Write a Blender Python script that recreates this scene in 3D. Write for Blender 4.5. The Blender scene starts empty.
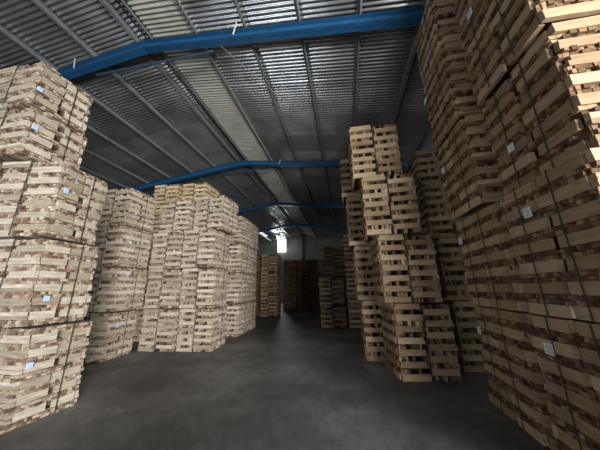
import bpy, math, random
from mathutils import Matrix, Vector

S = bpy.context.scene
COL = S.collection
PI = math.pi

# ------------------------------------------------------------------ camera
YAW, PITCH, ROLL = 0.183, 0.265, -0.016
cy, sy, cp, sp, cr, sr = (math.cos(YAW), math.sin(YAW), math.cos(PITCH), math.sin(PITCH), math.cos(ROLL), math.sin(ROLL))
fwd = Vector((-sy*cp, cy*cp, sp)); r0 = Vector((cy, sy, 0)); u0 = r0.cross(fwd)
rgt = cr*r0 + sr*u0; up = -sr*r0 + cr*u0
cam = bpy.data.objects.new('camera', bpy.data.cameras.new('camera'))
cam.data.sensor_width = 36; cam.data.sensor_fit = 'HORIZONTAL'; cam.data.lens = 14.03
cam.data.clip_start = 0.05; cam.data.clip_end = 200
M4 = Matrix((rgt, up, -fwd)).transposed().to_4x4(); M4.translation = (0, 0, 1.5)
cam.matrix_world = M4
COL.objects.link(cam); S.camera = cam

# ------------------------------------------------------------------ world, lights, exposure
W = bpy.data.worlds.new('world'); S.world = W; W.use_nodes = True
bg = W.node_tree.nodes['Background']; bg.inputs[0].default_value = (0.62, 0.76, 1.0, 1); bg.inputs[1].default_value = 0.5

def area(name, loc, target, sx, sz, power, color):
    l = bpy.data.lights.new(name, 'AREA'); l.shape = 'RECTANGLE'; l.size = sx; l.size_y = sz
    l.energy = power; l.color = color
    o = bpy.data.objects.new(name, l); COL.objects.link(o); o.location = loc
    d = Vector(target) - Vector(loc); o.rotation_euler = d.to_track_quat('-Z', 'Y').to_euler()
    return o
area('entrance_daylight', (12.9, -13.5, 3.0), (-1.0, 5.0, 2.6), 5.5, 5.5, 5600, (1.0, 0.97, 0.93))
area('entrance_ground_bounce', (5.0, -6.4, 0.3), (-3.0, 2.0, 7.0), 4.5, 1.5, 1700, (1.0, 0.98, 0.95))
area('side_entrance_ground_bounce', (-5.5, -5.6, 0.3), (-2.5, 4.0, 7.0), 5.0, 1.5, 240, (0.92, 0.97, 1.0))  # fill lamp added to brighten the ceiling, no side entrance is known
area('end_window_daylight', (-7.0, 25.85, 6.25), (-4.5, 12.0, 2.5), 1.0, 1.3, 130, (0.95, 1.0, 1.0))

S.view_settings.view_transform = 'Standard'; S.view_settings.look = 'None'
S.view_settings.gamma = 1; S.view_settings.use_curve_mapping = False
S.view_settings.exposure = 0.25

# ------------------------------------------------------------------ materials
def newmat(name):
    m = bpy.data.materials.new(name); m.use_nodes = True
    n = m.node_tree.nodes; l = m.node_tree.links
    return m, n, l, n['Principled BSDF']

def ramp(n, stops):
    r = n.new('ShaderNodeValToRGB'); e = r.color_ramp.elements
    e[0].position, e[0].color = stops[0][0], (*stops[0][1], 1)
    e[1].position, e[1].color = stops[-1][0], (*stops[-1][1], 1)
    for p, c in stops[1:-1]:
        x = e.new(p); x.color = (*c, 1)
    return r

def wood(name, stops, rough=0.75, grain=0.35, scale=(6, 6, 45)):
    m, n, l, b = newmat(name)
    g = n.new('ShaderNodeNewGeometry'); oi = n.new('ShaderNodeObjectInfo')
    add = n.new('ShaderNodeMath'); add.operation = 'ADD'
    mul = n.new('ShaderNodeMath'); mul.operation = 'MULTIPLY'; mul.inputs[1].default_value = 7.31
    l.new(oi.outputs['Random'], mul.inputs[0]); l.new(mul.outputs[0], add.inputs[0]); l.new(g.outputs['Random Per Island'], add.inputs[1])
    fr = n.new('ShaderNodeMath'); fr.operation = 'FRACT'; l.new(add.outputs[0], fr.inputs[0])
    r = ramp(n, stops); l.new(fr.outputs[0], r.inputs[0])
    tc = n.new('ShaderNodeTexCoord'); mp = n.new('ShaderNodeMapping'); mp.inputs['Scale'].default_value = scale
    l.new(tc.outputs['Object'], mp.inputs['Vector'])
    cmb = n.new('ShaderNodeVectorMath'); cmb.operation = 'ADD'
    l.new(mp.outputs[0], cmb.inputs[0])
    k = n.new('ShaderNodeMath'); k.operation = 'MULTIPLY'; k.inputs[1].default_value = 50; l.new(fr.outputs[0], k.inputs[0])
    cx = n.new('ShaderNodeCombineXYZ'); l.new(k.outputs[0], cx.inputs[0]); l.new(k.outputs[0], cx.inputs[1]); l.new(cx.outputs[0], cmb.inputs[1])
    no = n.new('ShaderNodeTexNoise'); no.inputs['Scale'].default_value = 1.0; no.inputs['Detail'].default_value = 4
    l.new(cmb.outputs[0], no.inputs['Vector'])
    rr = ramp(n, [(0.3, (1-grain,)*3), (0.7, (1.0,)*3)]); l.new(no.outputs['Fac'], rr.inputs[0])
    mx = n.new('ShaderNodeMix'); mx.data_type = 'RGBA'; mx.blend_type = 'MULTIPLY'; mx.inputs[0].default_value = 1
    l.new(r.outputs[0], mx.inputs[6]); l.new(rr.outputs[0], mx.inputs[7]); l.new(mx.outputs[2], b.inputs['Base Color'])
    b.inputs['Roughness'].default_value = rough
    b.inputs['Specular IOR Level'].default_value = 0.25
    return m

MAT = {}
MAT['pale_board'] = wood('pale_board', [(0, (0.34, 0.285, 0.21)), (0.5, (0.47, 0.405, 0.315)), (1, (0.58, 0.52, 0.43))], grain=0.4)
MAT['pale_end'] = wood('pale_end', [(0, (0.13, 0.08, 0.055)), (0.35, (0.27, 0.19, 0.135)), (0.65, (0.4, 0.315, 0.235)), (1, (0.58, 0.5, 0.39))], grain=0.5, scale=(25, 25, 25))
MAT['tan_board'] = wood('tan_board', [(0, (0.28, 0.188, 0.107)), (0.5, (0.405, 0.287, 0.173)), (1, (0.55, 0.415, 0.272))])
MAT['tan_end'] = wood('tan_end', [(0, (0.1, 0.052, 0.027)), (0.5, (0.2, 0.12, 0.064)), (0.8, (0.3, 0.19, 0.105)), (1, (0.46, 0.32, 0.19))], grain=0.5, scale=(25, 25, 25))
MAT['yellow_board'] = wood('yellow_board', [(0, (0.48, 0.37, 0.22)), (0.5, (0.6, 0.48, 0.31)), (1, (0.68, 0.58, 0.41))])
MAT['yellow_end'] = wood('yellow_end', [(0, (0.2, 0.12, 0.06)), (0.5, (0.36, 0.25, 0.14)), (1, (0.58, 0.44, 0.26))], grain=0.5, scale=(25, 25, 25))

MAT['aged_board'] = wood('aged_board', [(0, (0.13, 0.085, 0.05)), (0.5, (0.2, 0.135, 0.085)), (1, (0.27, 0.19, 0.13))])  # tan wood darkened, the far end's dimness put into its colour
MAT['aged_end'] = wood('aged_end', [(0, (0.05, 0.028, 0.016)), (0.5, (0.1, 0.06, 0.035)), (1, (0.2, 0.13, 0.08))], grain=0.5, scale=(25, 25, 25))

def plain(name, col, rough=0.6, metal=0.0, spec=0.5):
    m, n, l, b = newmat(name)
    no = n.new('ShaderNodeTexNoise'); no.inputs['Scale'].default_value = 8; no.inputs['Detail'].default_value = 5
    r = ramp(n, [(0.3, tuple(c*0.8 for c in col)), (0.7, tuple(min(1, c*1.1) for c in col))])
    tc = n.new('ShaderNodeTexCoord'); l.new(tc.outputs['Object'], no.inputs['Vector'])
    l.new(no.outputs['Fac'], r.inputs[0]); l.new(r.outputs[0], b.inputs['Base Color'])
    b.inputs['Roughness'].default_value = rough; b.inputs['Metallic'].default_value = metal
    b.inputs['Specular IOR Level'].default_value = spec
    MAT[name] = m
    return m
plain('strap_green', (0.03, 0.048, 0.036), 0.5)
plain('tag_blue', (0.46, 0.6, 0.9), 0.6)
plain('tag_white', (0.75, 0.78, 0.8), 0.6)
plain('tag_ink', (0.34, 0.38, 0.48), 0.6)
plain('beam_blue', (0.013, 0.078, 0.185), 0.4)
plain('purlin_steel', (0.26, 0.28, 0.29), 0.4, 0.3)
plain('white_steel', (0.5, 0.5, 0.48), 0.5)
plain('column_blue', (0.03, 0.05, 0.08), 0.5)
plain('window_frame', (0.25, 0.26, 0.26), 0.6)

def emitter(name, col, strength):
    m, n, l, b = newmat(name)
    b.inputs['Base Color'].default_value = (0.8, 0.8, 0.8, 1)
    b.inputs['Emission Color'].default_value = (*col, 1); b.inputs['Emission Strength'].default_value = strength
    MAT[name] = m
emitter('window_daylight', (0.95, 1.0, 0.97), 5.0)
emitter('skylight_daylight', (0.9, 1.0, 1.0), 0.75)  # glow for the streaks drawn on the far ceiling

def concrete():
    m, n, l, b = newmat('floor_concrete')
    tc = n.new('ShaderNodeTexCoord')
    a = n.new('ShaderNodeTexNoise'); a.inputs['Scale'].default_value = 0.55; a.inputs['Detail'].default_value = 6; a.inputs['Roughness'].default_value = 0.6
    c = n.new('ShaderNodeTexNoise'); c.inputs['Scale'].default_value = 9; c.inputs['Detail'].default_value = 8; c.inputs['Roughness'].default_value = 0.7
    l.new(tc.outputs['Object'], a.inputs['Vector']); l.new(tc.outputs['Object'], c.inputs['Vector'])
    r1 = ramp(n, [(0.36, (0.095, 0.093, 0.09)), (0.5, (0.185, 0.182, 0.177)), (0.64, (0.34, 0.336, 0.328))])
    r2 = ramp(n, [(0.3, (0.7,)*3), (0.7, (1.1,)*3)])
    l.new(a.outputs['Fac'], r1.inputs[0]); l.new(c.outputs['Fac'], r2.inputs[0])
    mx = n.new('ShaderNodeMix'); mx.data_type = 'RGBA'; mx.blend_type = 'MULTIPLY'; mx.inputs[0].default_value = 1
    l.new(r1.outputs[0], mx.inputs[6]); l.new(r2.outputs[0], mx.inputs[7]); l.new(mx.outputs[2], b.inputs['Base Color'])
    rr = n.new('ShaderNodeMapRange'); rr.inputs[3].default_value = 0.5; rr.inputs[4].default_value = 0.75
    l.new(a.outputs['Fac'], rr.inputs[0]); l.new(rr.outputs[0], b.inputs['Roughness'])
    bp = n.new('ShaderNodeBump'); bp.inputs['Strength'].default_value = 0.15; bp.inputs['Distance'].default_value = 0.01
    l.new(c.outputs['Fac'], bp.inputs['Height']); l.new(bp.outputs[0], b.inputs['Normal'])
    b.inputs['Specular IOR Level'].default_value = 0.35
    MAT['floor'] = m
concrete()

def roofsheet():
    # weathered corrugated sheets: every sheet has its own grey; the newest row beside the ridge is paler
    m, n, l, b = newmat('roof_sheet')
    tc = n.new('ShaderNodeTexCoord')
    sn = n.new('ShaderNodeVectorMath'); sn.operation = 'SNAP'; sn.inputs[1].default_value = (2.4, 1.062, 50)
    l.new(tc.outputs['Object'], sn.inputs[0])
    wn = n.new('ShaderNodeTexWhiteNoise'); l.new(sn.outputs[0], wn.inputs['Vector'])
    r = ramp(n, [(0, (0.27, 0.28, 0.29)), (1, (0.43, 0.44, 0.445))]); l.new(wn.outputs['Value'], r.inputs[0])
    no = n.new('ShaderNodeTexNoise'); no.inputs['Scale'].default_value = 1.3; no.inputs['Detail'].default_value = 7
    l.new(tc.outputs['Object'], no.inputs['Vector'])
    r2 = ramp(n, [(0.3, (0.65,)*3), (0.7, (1.1,)*3)]); l.new(no.outputs['Fac'], r2.inputs[0])
    mx = n.new('ShaderNodeMix'); mx.data_type = 'RGBA'; mx.blend_type = 'MULTIPLY'; mx.inputs[0].default_value = 1
    l.new(r.outputs[0], mx.inputs[6]); l.new(r2.outputs[0], mx.inputs[7]); l.new(mx.outputs[2], b.inputs['Base Color'])
    b.inputs['Roughness'].default_value = 0.24; b.inputs['Metallic'].default_value = 0.75
    MAT['roof_sheet'] = m
    m, n, l, b = newmat('roof_sheet_pale')
    no = n.new('ShaderNodeTexNoise'); no.inputs['Scale'].default_value = 1.3; no.inputs['Detail'].default_value = 7
    tc = n.new('ShaderNodeTexCoord'); l.new(tc.outputs['Object'], no.inputs['Vector'])
    r2 = ramp(n, [(0.3, (0.33, 0.325, 0.28)), (0.7, (0.48, 0.47, 0.41))]); l.new(no.outputs['Fac'], r2.inputs[0])
    l.new(r2.outputs[0], b.inputs['Base Color']); b.inputs['Roughness'].default_value = 0.5
    MAT['roof_sheet_pale'] = m
roofsheet()

def wallmat():
    m, n, l, b = newmat('wall_render')
    tc = n.new('ShaderNodeTexCoord')
    br = n.new('ShaderNodeTexBrick'); br.inputs['Scale'].default_value = 1.0
    br.inputs['Color1'].default_value = (0.30, 0.31, 0.28, 1); br.inputs['Color2'].default_value = (0.36, 0.37, 0.335, 1); br.inputs['Mortar'].default_value = (0.17, 0.175, 0.165, 1)
    br.inputs['Mortar Size'].default_value = 0.02; br.inputs['Brick Width'].default_value = 1.1; br.inputs['Row Height'].default_value = 2.6; br.offset = 0
    sx = n.new('ShaderNodeSeparateXYZ'); cx = n.new('ShaderNodeCombineXYZ')
    l.new(tc.outputs['Object'], sx.inputs[0])
    ad = n.new('ShaderNodeMath'); ad.operation = 'ADD'; l.new(sx.outputs[0], ad.inputs[0]); l.new(sx.outputs[1], ad.inputs[1])
    l.new(ad.outputs[0], cx.inputs[0]); l.new(sx.outputs[2], cx.inputs[1]); l.new(cx.outputs[0], br.inputs['Vector'])
    no = n.new('ShaderNodeTexNoise'); no.inputs['Scale'].default_value = 0.9; no.inputs['Detail'].default_value = 7; l.new(tc.outputs['Object'], no.inputs['Vector'])
    r2 = ramp(n, [(0.3, (0.7,)*3), (0.7, (1.05,)*3)]); l.new(no.outputs['Fac'], r2.inputs[0])
    mx = n.new('ShaderNodeMix'); mx.data_type = 'RGBA'; mx.blend_type = 'MULTIPLY'; mx.inputs[0].default_value = 1
    l.new(br.outputs[0], mx.inputs[6]); l.new(r2.outputs[0], mx.inputs[7]); l.new(mx.outputs[2], b.inputs['Base Color'])
    b.inputs['Roughness'].default_value = 0.8
    MAT['wall'] = m
wallmat()

# ------------------------------------------------------------------ mesh helpers
BOXF = ((0, 3, 2, 1), (4, 5, 6, 7), (0, 1, 5, 4), (1, 2, 6, 5), (2, 3, 7, 6), (3, 0, 4, 7))
class MB:
    def __init__(s): s.v = []; s.f = []; s.m = []
    def box(s, x0, x1, y0, y1, z0, z1, mi=0, j=0.0, rng=None):
        k = len(s.v)
        for z in (z0, z1):
            for x, y in ((x0, y0), (x1, y0), (x1, y1), (x0, y1)):
                if j: s.v.append((x+rng.uniform(-j, j), y+rng.uniform(-j, j), z+rng.uniform(-j, j)))
                else: s.v.append((x, y, z))
        for f in BOXF: s.f.append(tuple(i+k for i in f)); s.m.append(mi)
    def prism_y(s, poly, y0, y1, mi=0):            # polygon in XZ (counter-clockwise seen from -Y) swept along Y
        k = len(s.v); n = len(poly)
        for y in (y0, y1):
            for x, z in poly: s.v.append((x, y, z))
        s.f.append(tuple(range(k, k+n))); s.m.append(mi)
        s.f.append(tuple(range(k+2*n-1, k+n-1, -1))); s.m.append(mi)
        for i in range(n):
            a, b = k+i, k+(i+1) % n
            s.f.append((b, a, a+n, b+n)); s.m.append(mi)
    def rod(s, p, q, r, mi=0, n=6):
        p, q = Vector(p), Vector(q); d = (q-p).normalized()
        a = d.orthogonal().normalized(); b = d.cross(a); k = len(s.v)
        for c in (p, q):
            for i in range(n):
                t = 2*PI*i/n; s.v.append(tuple(c + a*(r*math.cos(t)) + b*(r*math.sin(t))))
        for i in range(n):
            j = (i+1) % n; s.f.append((k+i, k+j, k+n+j, k+n+i)); s.m.append(mi)
        s.f.append(tuple(k+i for i in reversed(range(n)))); s.m.append(mi)
        s.f.append(tuple(k+n+i for i in range(n))); s.m.append(mi)
    def mesh(s, name, mats):
        me = bpy.data.meshes.new(name); me.from_pydata(s.v, [], s.f)
        for m in mats: me.materials.append(MAT[m])
        me.polygons.foreach_set('material_index', s.m); me.update()
        return me
    def add(s, o):
        k = len(s.v); s.v += o.v; s.f += [tuple(i+k for i in f) for f in o.f]; s.m += o.m

def obj(name, me, parent=None, loc=(0, 0, 0), kind=None):
    o = bpy.data.objects.new(name, me); COL.objects.link(o); o.location = loc
    if parent: o.parent = parent
    if kind: o['kind'] = kind
    return o

# ------------------------------------------------------------------ building shell
RX, RZ, SL, PU = -4.393, 7.33, 0.133, 1.2     # ridge line x, height of the purlins' underside there, roof slope, purlin spacing
XL, XR, YB, YE = RX-12.2, RX+12.2, -4.5, 26.0
BEAMS = [-1.98, 3.58, 9.16, 14.74, 20.33]
def plane(x): return RZ - SL*abs(x-RX)

b = MB(); b.box(XL-.3, XR+.3, YB-.3, YE+.3, -.2, 0)
obj('floor', b.mesh('floor', ['floor']), kind='structure')

def sheet(x0, x1, mat_breaks, name):
    """one corrugated roof slope, ridges running down the slope, wavelength 98 mm, sheets lapping every 1.06 m"""
    v, f, mi = [], [], []
    xs = [x0]; step = 2.4 if x1 > x0 else -2.4
    for xb in mat_breaks: xs.append(xb)
    xs.append(x1)
    n = int((YE-YB)/0.0975*8)
    for i in range(n+1):
        y = YB + (YE-YB)*i/n
        lap = ((y-YB) % 1.062)/1.062
        for x in xs:
            v.append((x, y, plane(x)+0.115+0.021*math.cos(2*PI*(y-YB)/0.0975)+0.008*lap))
    m = len(xs)
    for i in range(n):
        for j in range(m-1):
            q = (i*m+j, i*m+j+1, (i+1)*m+j+1, (i+1)*m+j)
            f.append(q if x1 < x0 else q[::-1])
            mi.append(1 if (x1 > x0 and j == 1) else 0)
    me = bpy.data.meshes.new(name); me.from_pydata(v, [], f)
    me.materials.append(MAT['roof_sheet']); me.materials.append(MAT['roof_sheet_pale'])
    me.polygons.foreach_set('material_index', mi)
    me.polygons.foreach_set('use_smooth', [True]*len(f)); me.update()
    return obj('ceiling', me, kind='structure')
sheet(RX-.02, XL-.3, [RX-2.6, RX-5, RX-7.4, RX-9.8], 'ceiling')
sheet(RX+.02, XR+.3, [RX+.22, RX+1.42, RX+5, RX+7.4], 'ceiling')
b = MB(); b.prism_y([(RX-.35, plane(RX-.35)+.145), (RX, RZ+.15), (RX+.35, plane(RX+.35)+.145), (RX+.35, plane(RX+.35)+.16), (RX, RZ+.19), (RX-.35, plane(RX-.35)+.16)], YB, YE)
obj('trim_1', b.mesh('ridge_cap', ['roof_sheet']), kind='structure')

for s in (-1, 1):
    for k in range(10):
        x = RX + s*(0.193+PU*k); z = plane(x)
        b = MB()
        b.box(x-.006, x+.006, YB, YE, z, z+.09)
        b.box(x-.006, x+.045, YB, YE, z, z+.008) if s > 0 else b.box(x-.045, x+.006, YB, YE, z, z+.008)
        b.box(min(x, x-.045*s), max(x, x-.045*s), YB, YE, z+.08, z+.09)
        obj('roof_purlin', b.mesh('roof_purlin', ['purlin_steel']), kind='structure')

def beam(y, label):
    b = MB(); d = 0.235
    for s in (-1, 1):
        # web, bottom flange, top flange of each half, deeper haunch towards the ridge plate
        x0, x1 = RX, RX+s*12.0
        zz = lambda x, o: plane(x)-o
        def strip(o0, o1, y0, y1):
            P = [(x0, zz(x0, o1)), (x1, zz(x1, o1)), (x1, zz(x1, o0)), (x0, zz(x0, o0))]
            if s < 0: P = P[::-1]
            b.prism_y(P, y0, y1)
        strip(0.02, d, y-.006, y+.006)
        strip(0.02, .034, y-.085, y+.085)
        strip(d-.014, d, y-.085, y+.085)
        for k in (3.2, 6.4, 9.6):
            x = RX+s*k; b.box(x-.006, x+.006, y-.08, y+.08, plane(x)-d+.01, plane(x)-.03)
    b.box(RX-.012, RX+.012, y-.09, y+.09, RZ-.225, RZ-.02)
    o = obj('roof_beam', b.mesh('roof_beam', ['beam_blue']), kind='structure')
    for s in (-1, 1):
        b = MB(); x = RX+s*12.0
        b.box(x-.1, x+.1, y-.1, y+.1, 0.001, plane(x)-.001)
        obj('steel_column', b.mesh('steel_column', ['column_blue']), o)
    return o
BO = [beam(y, None) for y in BEAMS]
# pale fly braces and tie rods below the beams
for i, (x, dx) in ((1, (-2.05, .0)), (1, (-6.3, .0)), (2, (-2.6, 0)), (3, (-2.9, 0))):
    y = BEAMS[i]; b = MB(); b.rod((x, y-.1, plane(x)-.2), (x+.12, y-.2, plane(x)-.03), .016)
    obj('fly_brace', b.mesh('fly_brace', ['white_steel']), BO[i])
for i, x0 in ((1, -2.45), (2, -2.6), (3, -2.7)):
    b = MB(); b.rod((x0, BEAMS[i]+.1, plane(x0)-.22), (x0+.95, BEAMS[i]+2.0, plane(x0+.95)+.01), .01)
    obj('tie_rod', b.mesh('tie_rod', ['purlin_steel']), BO[i])
for i, x0, x1 in ((1, -5.9, -2.65), (2, -5.4, -2.9)):
    b = MB(); b.rod((x0, BEAMS[i]+.14, plane(x0)-.3), (x1, BEAMS[i]+.14, plane(x1)-.3), .03)
    obj('collar_tie', b.mesh('collar_tie', ['column_blue']), BO[i])
# glowing strips added for the bright streaks on the far bay's ceiling
for k, (x0, x1, y0, y1) in enumerate(((-9.4, -9.15, 20.7, 22.8), (-8.1, -7.85, 20.8, 23.4), (-6.9, -6.45, 20.7, 22.4))):
    b = MB(); b.prism_y([(x0, plane(x0)+.07), (x1, plane(x1)+.07), (x1, plane(x1)+.085), (x0, plane(x0)+.085)], y0, y1)
    obj(f'window_{k+2}', b.mesh('skylight', ['skylight_daylight']), kind='structure')  # emissive strip only

# end wall with its window, the ridge column, side walls and the rear wall with the open entrance
def top(x): return plane(x)+.12
def wallpoly(b, xs, z0, y0, y1):
    P = [(xs[0], z0), (xs[-1], z0)] + [(x, top(x)) for x in reversed(xs)]
    b.prism_y(P, y0, y1)
WX0, WX1, WZ0 = -7.56, -6.47, 5.55
b = MB(); wallpoly(b, [XL, WX0], 0, YE, YE+.2); wallpoly(b, [WX1, RX, XR], 0, YE, YE+.2)
b.box(WX0, WX1, YE, YE+.2, 0, WZ0)
obj('wall_end', b.mesh('wall_end', ['wall']), kind='structure')
b = MB(); t = .05
for q in ((WX0, WX0+t, WZ0, 6.98), (WX1-t, WX1, WZ0, 6.98), (WX0, WX1, WZ0, WZ0+t), (WX0, WX1, 6.93, 6.98), ((WX0+WX1)/2-.02, (WX0+WX1)/2+.02, WZ0, 6.98)):
    b.box(q[0], q[1], YE+.02, YE+.1, q[2], q[3])
wf = obj('window_1', b.mesh('window_1', ['window_frame']), kind='structure')
b = MB(); b.box(WX0, WX1, YE+.05, YE+.07, WZ0, 7.02)
obj('window_pane', b.mesh('window_pane', ['window_daylight']), wf)
b = MB(); b.box(RX-.14, RX+.14, YE-.16, YE, 0.001, RZ+.1); b.box(RX-.16, RX+.16, YE-.3, YE-.16, 0.001, RZ)
obj('column_end', b.mesh('column_end', ['column_blue']), kind='structure')
b = MB(); b.box(XL-.2, XL, YB, YE+.2, 0, top(XL)); obj('wall_left', b.mesh('wall_left', ['wall']), kind='structure')
b = MB(); b.box(XR, XR+.2, YB, YE+.2, 0, top(XR)); obj('wall_right', b.mesh('wall_right', ['wall']), kind='structure')
DX0, DX1, DZ = 2.0, 7.6, 5.0
EX0, EX1, EZ = -8.6, -2.4, 4.2  # second rear opening, added to let the ceiling fill lamp in
b = MB(); wallpoly(b, [XL, EX0], 0, YB-.2, YB); wallpoly(b, [EX1, DX0], 0, YB-.2, YB); wallpoly(b, [EX0, RX, EX1], EZ, YB-.2, YB); wallpoly(b, [DX1, XR], 0, YB-.2, YB)
wallpoly(b, [DX0, DX1], DZ, YB-.2, YB)
obj('wall_rear', b.mesh('wall_rear', ['wall']), kind='structure')

# ------------------------------------------------------------------ pallets and bundles
def pallet_pieces(w, d, p, up, openf, seed):
    """one narrow pallet, x +-w/2, y +-d/2, outer side at -x. up=False: bearers below, slats above; up=True: turned over"""
    R = random.Random(seed); bh = p*.55; sh = p-bh
    zb0, zs0 = (sh, 0.0) if up else (0.0, bh)
    e = .001
    def board(front):
        b = MB(); j0, j1 = R.uniform(-.006, .03), R.uniform(-.006, .03)
        y = -d/2 + R.uniform(-.012, .012)
        ya, yb = (y, y+.045) if front else (-y-.045, -y)
        if R.random() < .5:
            h = bh*R.uniform(.45, .55); o = R.uniform(-.012, .012)
            b.box(-w/2+j0, w/2-j1, ya, yb, zb0+e, zb0+h-e, 0, .002, R)
            b.box(-w/2+j0+R.uniform(0, .03), w/2-j1-R.uniform(0, .03), ya+o, yb+o, zb0+h+e, zb0+bh-e, 0, .002, R)
        else:
            b.box(-w/2+j0, w/2-j1, ya, yb, zb0+e, zb0+bh-e, 0, .003, R)
        return b
    def side(k):
        b = MB(); x = -w/2 + R.uniform(-.012, .012); g = R.uniform(.012, .03); m = R.uniform(-.06, .06)
        y0, y1 = (-d/2+.055+R.uniform(0, .02), m-g) if k == 0 else (m+g, d/2-.055-R.uniform(0, .02))
        b.box(x, x+.045, y0, y1, zb0+e, zb0+bh-e, 0, .003, R)
        return b
    s = MB()
    n = 8; cw = w/n
    for i in range(n):
        edge = i in (0, n-1)
        if openf and R.random() > (.8 if edge else .47): continue
        x0 = -w/2+cw*i; 
        yj0, yj1 = R.uniform(-.014, .03), R.uniform(-.014, .03)
        if i == 0: x0 += .02
        if openf:
            x1 = -w/2+cw*(i+1)-R.uniform(.002, .02)
            zt = zs0+sh*R.uniform(.8, .98)
            s.box(x0, x1, -d/2+yj0, d/2-yj1, zs0+e, zt, 1 if R.random() < .65 else 0, .003, R)
        else:
            for q in (0, 1):
                x1 = -w/2+cw*(i+1)-R.uniform(.0, .014)
                yj0, yj1 = R.uniform(-.014, .03), R.uniform(-.014, .03)
                if R.random() < .1: continue
                s.box(x0+R.uniform(0, .01), x1, -d/2+yj0, d/2-yj1, zs0+e+sh*q*.5, zs0+sh*(q*.5+.48), 1, .003, R)
    # ends of the cross slats on the outer side
    y = -d/2+.02
    while y < d/2-.05:
        cwid = R.uniform(.022, .06)
        for q in (0, 1):
            if R.random() < .09: continue
            s.box(-w/2+R.uniform(-.014, .022), -w/2+.16, y, min(y+cwid-R.uniform(.002, .008), d/2-.01), zs0+e+sh*q*.5, zs0+sh*(q*.5+R.uniform(.38, .49)), 1, .003, R)
        y += cwid
    s.box(-w/2+.14, w/2-.03, -.12, .12, .002, p-.002, 1)          # middle bearer
    return s, [('bearer', board(True)), ('bearer', board(False)), ('side_board', side(0)), ('side_board', side(1))]

def flip(b):                                       # mirror in x so that the outer side is +x
    o = MB(); o.v = [(-x, y, z) for x, y, z in b.v]; o.f = [f[::-1] for f in b.f]; o.m = list(b.m); return o

def strap_loop(a0, a1, z0, z1, c, along):          # thin flat band round the bundle
    b = MB(); w, t = .0065, .004
    if along == 'y':
        b.box(c-w, c+w, a0-t, a0, z0, z1); b.box(c-w, c+w, a1, a1+t, z0, z1); b.box(c-w, c+w, a0-t, a1+t, z1, z1+t)
    else:
        b.box(a0-t, a0, c-w, c+w, z0, z1); b.box(a1, a1+t, c-w, c+w, z0, z1); b.box(a0-t, a1+t, c-w, c+w, z1, z1+t)
    return b

class Family:
    """all bundles of one make: same wood, same pallet size"""
    NV = 5
    def __init__(s, name, wood_, w, d, p, openf):
        s.w, s.d, s.p, s.name = w, d, p, name
        mats = [wood_+'_board', wood_+'_end']; s.var = {}; s.mats = mats
        w2 = w/2-.006
        for col in (0, 1):
            for v in range(s.NV):
                sl, subs = pallet_pieces(w2, d, p, col == 1, openf, hash((len(name), col, v, int(w*1000))) % 99991)
                if col == 1: sl = flip(sl); subs = [(n, flip(q)) for n, q in subs]
                whole = MB(); whole.add(sl)
                for n, q in subs: whole.add(q)
                s.var[col, v] = (sl.mesh('pallet', mats), [(n, q.mesh(n, mats)) for n, q in subs], whole.mesh('pallet', mats))
        # closing course: bearers without slats (left column) and slats without bearers (right column)
        sl, subs = pallet_pieces(w2, d, p, False, openf, 11); cb = MB()
        for n, q in subs: cb.add(q)
        cb.box(-w2/2+.05, w2/2-.02, -d/2+.06, d/2-.06, .004, p*.5)
        s.cap0 = cb.mesh('top_boards', mats)
        sl, subs = pallet_pieces(w2, d, p, True, openf, 12); q = MB()
        for i, z in enumerate(sl.v): q.v.append((z[0], z[1], min(z[2], p*.45)))
        q.f, q.m = sl.f, sl.m
        s.cap1 = flip(q).mesh('top_slats', mats)
        s.strap = {}
    def height(s, n): return (n+.55)*s.p+.004

RB = random.Random(5)
def bundle(fam, loc, yaw, n, detail, label, group, straps=(('y', 0.0), ('x', .08)), tag=None, lean=(0, 0)):
    t = bpy.data.objects.new('pallet_bundle', None); COL.objects.link(t); t.empty_display_size = .2
    t.location = loc; t.rotation_euler = (lean[0], lean[1], yaw)
    t['label'] = label; t['category'] = 'pallet bundle'; t['group'] = group
    h = fam.height(n)
    for col in (0, 1):
        cx = (-1, 1)[col]*fam.w/4
        for k in range(n):
            v = RB.randrange(fam.NV); me, subs, whole = fam.var[col, v]
            l = (cx+RB.uniform(-.008, .003)*(1, -1)[col], RB.uniform(-.014, .014), k*fam.p+.002)
            o = obj('pallet', me if detail else whole, t, l); o.rotation_euler.z = RB.uniform(-.012, .012)
            if detail:
                for nme, q in subs: obj(nme, q, o)
        obj('top_boards' if col == 0 else 'top_slats', (fam.cap0, fam.cap1)[col], t, (cx, 0, n*fam.p+.002))
    for along, c in straps:
        key = (n, along, c)
        if key not in fam.strap:
            a = fam.d/2+.018 if along == 'y' else fam.w/2+.018
            fam.strap[key] = strap_loop(-a, a, .004, h-.002, c, along).mesh('strap', ['strap_green'])
        obj('strap', fam.strap[key], t)
    if tag:
        side, a, z, mat = tag[:4]; s = tag[4] if len(tag) > 4 else .065
        x = side*(fam.w/2+.024); b = MB()
        b.box(min(x, x+.003*side), max(x, x+.003*side), a-s*.5, a+s*.5, z-s*.48, z+s*.48)
        x2 = x+.003*side
        o = obj('paper_tag', b.mesh('paper_tag', [mat]), t)
        o['label'] = 'pale blue paper tag' if mat == 'tag_blue' else 'white paper tag'
        b = MB()
        for q in range(4):
            zz = z+s*(.33-.2*q); b.box(min(x2, x2+.001*side), max(x2, x2+.001*side), a-s*.38, a+s*(.36 if q % 2 else .1), zz-s*.035, zz+s*.035)
        obj('print_lines', b.mesh('print_lines', ['tag_ink']), o)
    return t

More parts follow.
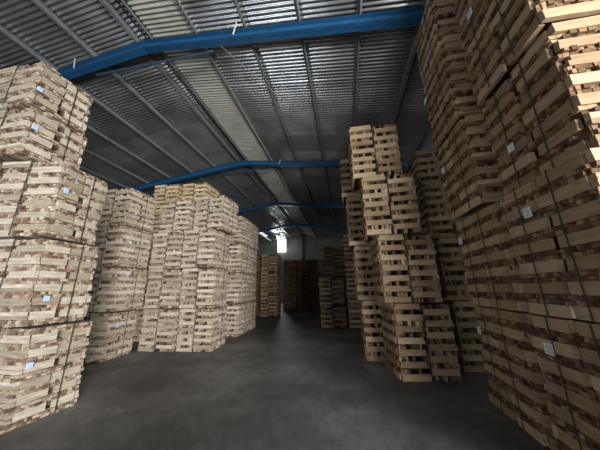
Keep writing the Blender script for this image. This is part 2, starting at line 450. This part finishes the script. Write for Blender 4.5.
F_corner = Family('corner', 'pale', .92, .74, .166, False)
F_pale = Family('palest', 'pale', .95, .88, .157, True)
F_yellow = Family('yellow', 'yellow', .95, .88, .157, True)
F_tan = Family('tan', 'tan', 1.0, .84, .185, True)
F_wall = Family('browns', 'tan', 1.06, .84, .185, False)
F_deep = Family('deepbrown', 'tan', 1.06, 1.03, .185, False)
F_dimmed = Family('agedtan', 'aged', 1.0, .84, .185, True)  # darkened copy of the tan make, far-end shade in the colour

LEVEL = ['lowest', 'second from floor', 'third from floor', 'fourth from floor', 'fifth from floor']
def stack(fam, side, corners, ns, look, where, group, detail=True, straps=(('y', 0.0), ('x', .08)), tags=None, base=0.0):
    """corners: (x, y, yaw in degrees) of the aisle-side front corner of every bundle from the floor up; side -1: stack stands left of the aisle"""
    z = base
    fams = fam if isinstance(fam, list) else [fam]*len(ns)
    for i, n in enumerate(ns):
        fam = fams[i]; x, y, a = corners[min(i, len(corners)-1)]; a = math.radians(a)
        ox, oy = side*fam.w/2, fam.d/2
        c = (x+ox*math.cos(a)-oy*math.sin(a), y+ox*math.sin(a)+oy*math.cos(a), z+.001)
        lev = 'only' if len(ns) == 1 else ('topmost' if i == len(ns)-1 else LEVEL[i])
        bundle(fam, c, a, n, detail, f'{look} bundle, {lev} in {where}', group, straps, tags[i] if tags else None)
        z += fam.height(n)+.014
    return z

LG, RG, FG = 'pale bundles along the lit side of the aisle', 'brown bundles along the shaded side of the aisle', 'dim bundles at the far end'
TB = 'tag_blue'
stack(F_corner, -1, [(-4.95, 2.35, 0), (-4.95, 2.4, 1), (-4.93, 2.4, 0), (-5.2, 2.35, -1)], [6, 6, 6, 6], 'pale strapped pallet', 'stack left of the tall corner stack', LG)
stack(F_corner, -1, [(-3.8, 2.4, -2), (-3.8, 2.3, 0), (-3.78, 2.28, 8), (-4.18, 2.02, 1), (-4.21, 1.97, 0)], [6, 6, 6, 4, 4],
      'pale strapped pallet', 'tall corner stack with half-height top bundles', LG,
      tags=[(1, -.29, .66, TB), (1, -.19, .32, TB), (1, -.27, .66, TB), (1, -.31, .43, TB), (1, -.32, .26, TB)], straps=(('y', .0), ('x', .1)))
stack(F_pale, -1, [(-5.36, 4.78, 4), (-5.3, 4.76, 0), (-5.42, 4.78, -4), (-5.42, 4.8, -2)], [6]*4, 'pale strapped pallet', 'blue-tagged stack just behind tall corner stack', LG,
      tags=[(1, -.18, .72, TB), (1, -.2, .86, TB), (1, -.2, .62, TB), (1, -.2, .36, TB)])
stack(F_pale, -1, [(-4.43, 5.8, 2), (-4.45, 5.76, 0), (-4.5, 5.85, 3), (-4.4, 5.84, 0)], [6]*4, 'pale strapped pallet', 'second stack beyond the tall corner stack', LG,
      tags=[None, None, (1, -.3, .9, TB), (1, -.28, .8, TB)])
stack(F_pale, -1, [(-3.42, 5.92, 3), (-3.42, 5.85, 3), (-3.42, 5.7, 0), (-3.3, 5.8, -4)], [6]*4, 'pale strapped pallet', 'third stack beyond the tall corner stack', LG,
      tags=[(1, -.1, .7, TB), (1, .1, .4, TB), None, (1, -.3, .85, TB)])
YG = 'yellowish bundles in the second row'
stack(F_yellow, -1, [(-5.68, 6.78, 0)], [6]*5, 'yellowish pallet', 'second-row stack behind the second pale stack', YG, detail=False)
stack(F_yellow, -1, [(-4.5, 6.9, 0), (-4.55, 6.9, 0), (-4.6, 6.9, 0), (-4.62, 6.9, 0)], [6]*5, 'yellowish pallet', 'second-row stack behind the third pale stack', YG, detail=False,
      tags=[None, None, None, None, (1, -.3, .8, TB)])
stack(F_pale, -1, [(-3.6, 7.85, 2), (-3.62, 7.8, 0), (-3.64, 7.85, 0), (-3.65, 7.8, -2)], [6]*4, 'pale strapped pallet', 'fourth stack beyond the tall corner stack', LG)
stack(F_pale, -1, [(-3.68, 8.8, 0), (-3.7, 8.78, 0), (-3.7, 8.8, 1), (-3.68, 8.8, 0)], [6]*4, 'pale strapped pallet', 'fifth and last stack beyond tall corner stack', LG, detail=False)
# far end
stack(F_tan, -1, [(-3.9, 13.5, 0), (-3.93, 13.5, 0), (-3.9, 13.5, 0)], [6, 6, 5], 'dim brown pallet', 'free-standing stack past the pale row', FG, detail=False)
stack(F_dimmed, -1, [(-4.98, 13.45, 0), (-5.0, 13.4, 0), (-4.97, 13.4, 0)], [6, 6, 5], 'dim brown pallet', 'stack half hidden by the last pale stack', FG, detail=False)
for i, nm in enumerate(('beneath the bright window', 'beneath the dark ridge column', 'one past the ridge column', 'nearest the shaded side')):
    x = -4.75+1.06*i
    stack(F_dimmed, 1, [(x, 18.1+.12*(i % 2), 0)], [6, 6, 6], 'dark pallet', 'end-wall stack '+nm, FG, detail=False)
stack(F_dimmed, 1, [(-1.05, 9.85, 1), (-1.07, 9.83, -2)], [4, 5], 'dark brown pallet', 'low two-bundle stack at the aisle end', FG, detail=False)
stack(F_dimmed, 1, [(-1.0, 11.6, 0), (-1.0, 11.6, 0), (-.98, 11.6, 0)], [6, 6, 5], 'dim brown pallet', 'three-bundle stack behind the low stack', FG, detail=False)
# shaded side
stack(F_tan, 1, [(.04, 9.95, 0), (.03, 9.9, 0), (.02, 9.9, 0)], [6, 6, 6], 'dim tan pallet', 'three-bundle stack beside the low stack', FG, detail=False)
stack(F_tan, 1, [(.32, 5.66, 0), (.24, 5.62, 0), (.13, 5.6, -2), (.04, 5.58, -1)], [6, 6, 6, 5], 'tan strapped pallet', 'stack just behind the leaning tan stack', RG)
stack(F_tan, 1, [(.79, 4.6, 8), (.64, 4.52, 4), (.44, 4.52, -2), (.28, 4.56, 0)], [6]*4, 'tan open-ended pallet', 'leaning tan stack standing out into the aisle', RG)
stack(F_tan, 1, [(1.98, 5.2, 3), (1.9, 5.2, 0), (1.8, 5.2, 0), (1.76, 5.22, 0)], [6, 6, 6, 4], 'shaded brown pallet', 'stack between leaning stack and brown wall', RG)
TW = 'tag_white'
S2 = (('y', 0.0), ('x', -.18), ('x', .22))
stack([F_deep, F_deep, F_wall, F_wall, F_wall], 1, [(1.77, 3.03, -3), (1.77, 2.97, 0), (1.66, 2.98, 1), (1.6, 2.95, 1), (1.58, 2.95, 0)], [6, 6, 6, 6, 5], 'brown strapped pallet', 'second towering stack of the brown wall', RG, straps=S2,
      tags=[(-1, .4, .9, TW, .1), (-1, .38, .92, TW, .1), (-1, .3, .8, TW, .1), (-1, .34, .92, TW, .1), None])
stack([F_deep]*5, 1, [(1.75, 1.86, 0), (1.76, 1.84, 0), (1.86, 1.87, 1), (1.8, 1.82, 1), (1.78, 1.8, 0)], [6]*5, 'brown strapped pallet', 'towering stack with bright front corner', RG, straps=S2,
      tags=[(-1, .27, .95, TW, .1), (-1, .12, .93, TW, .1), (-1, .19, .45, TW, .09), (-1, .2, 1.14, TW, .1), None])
stack(F_wall, 1, [(3.02, 2.06, 0)], [6]*5, 'brown strapped pallet', 'stack hidden past the bright front corner', RG, detail=False, straps=S2)  # out of view, added to block light from the stack behind the wall
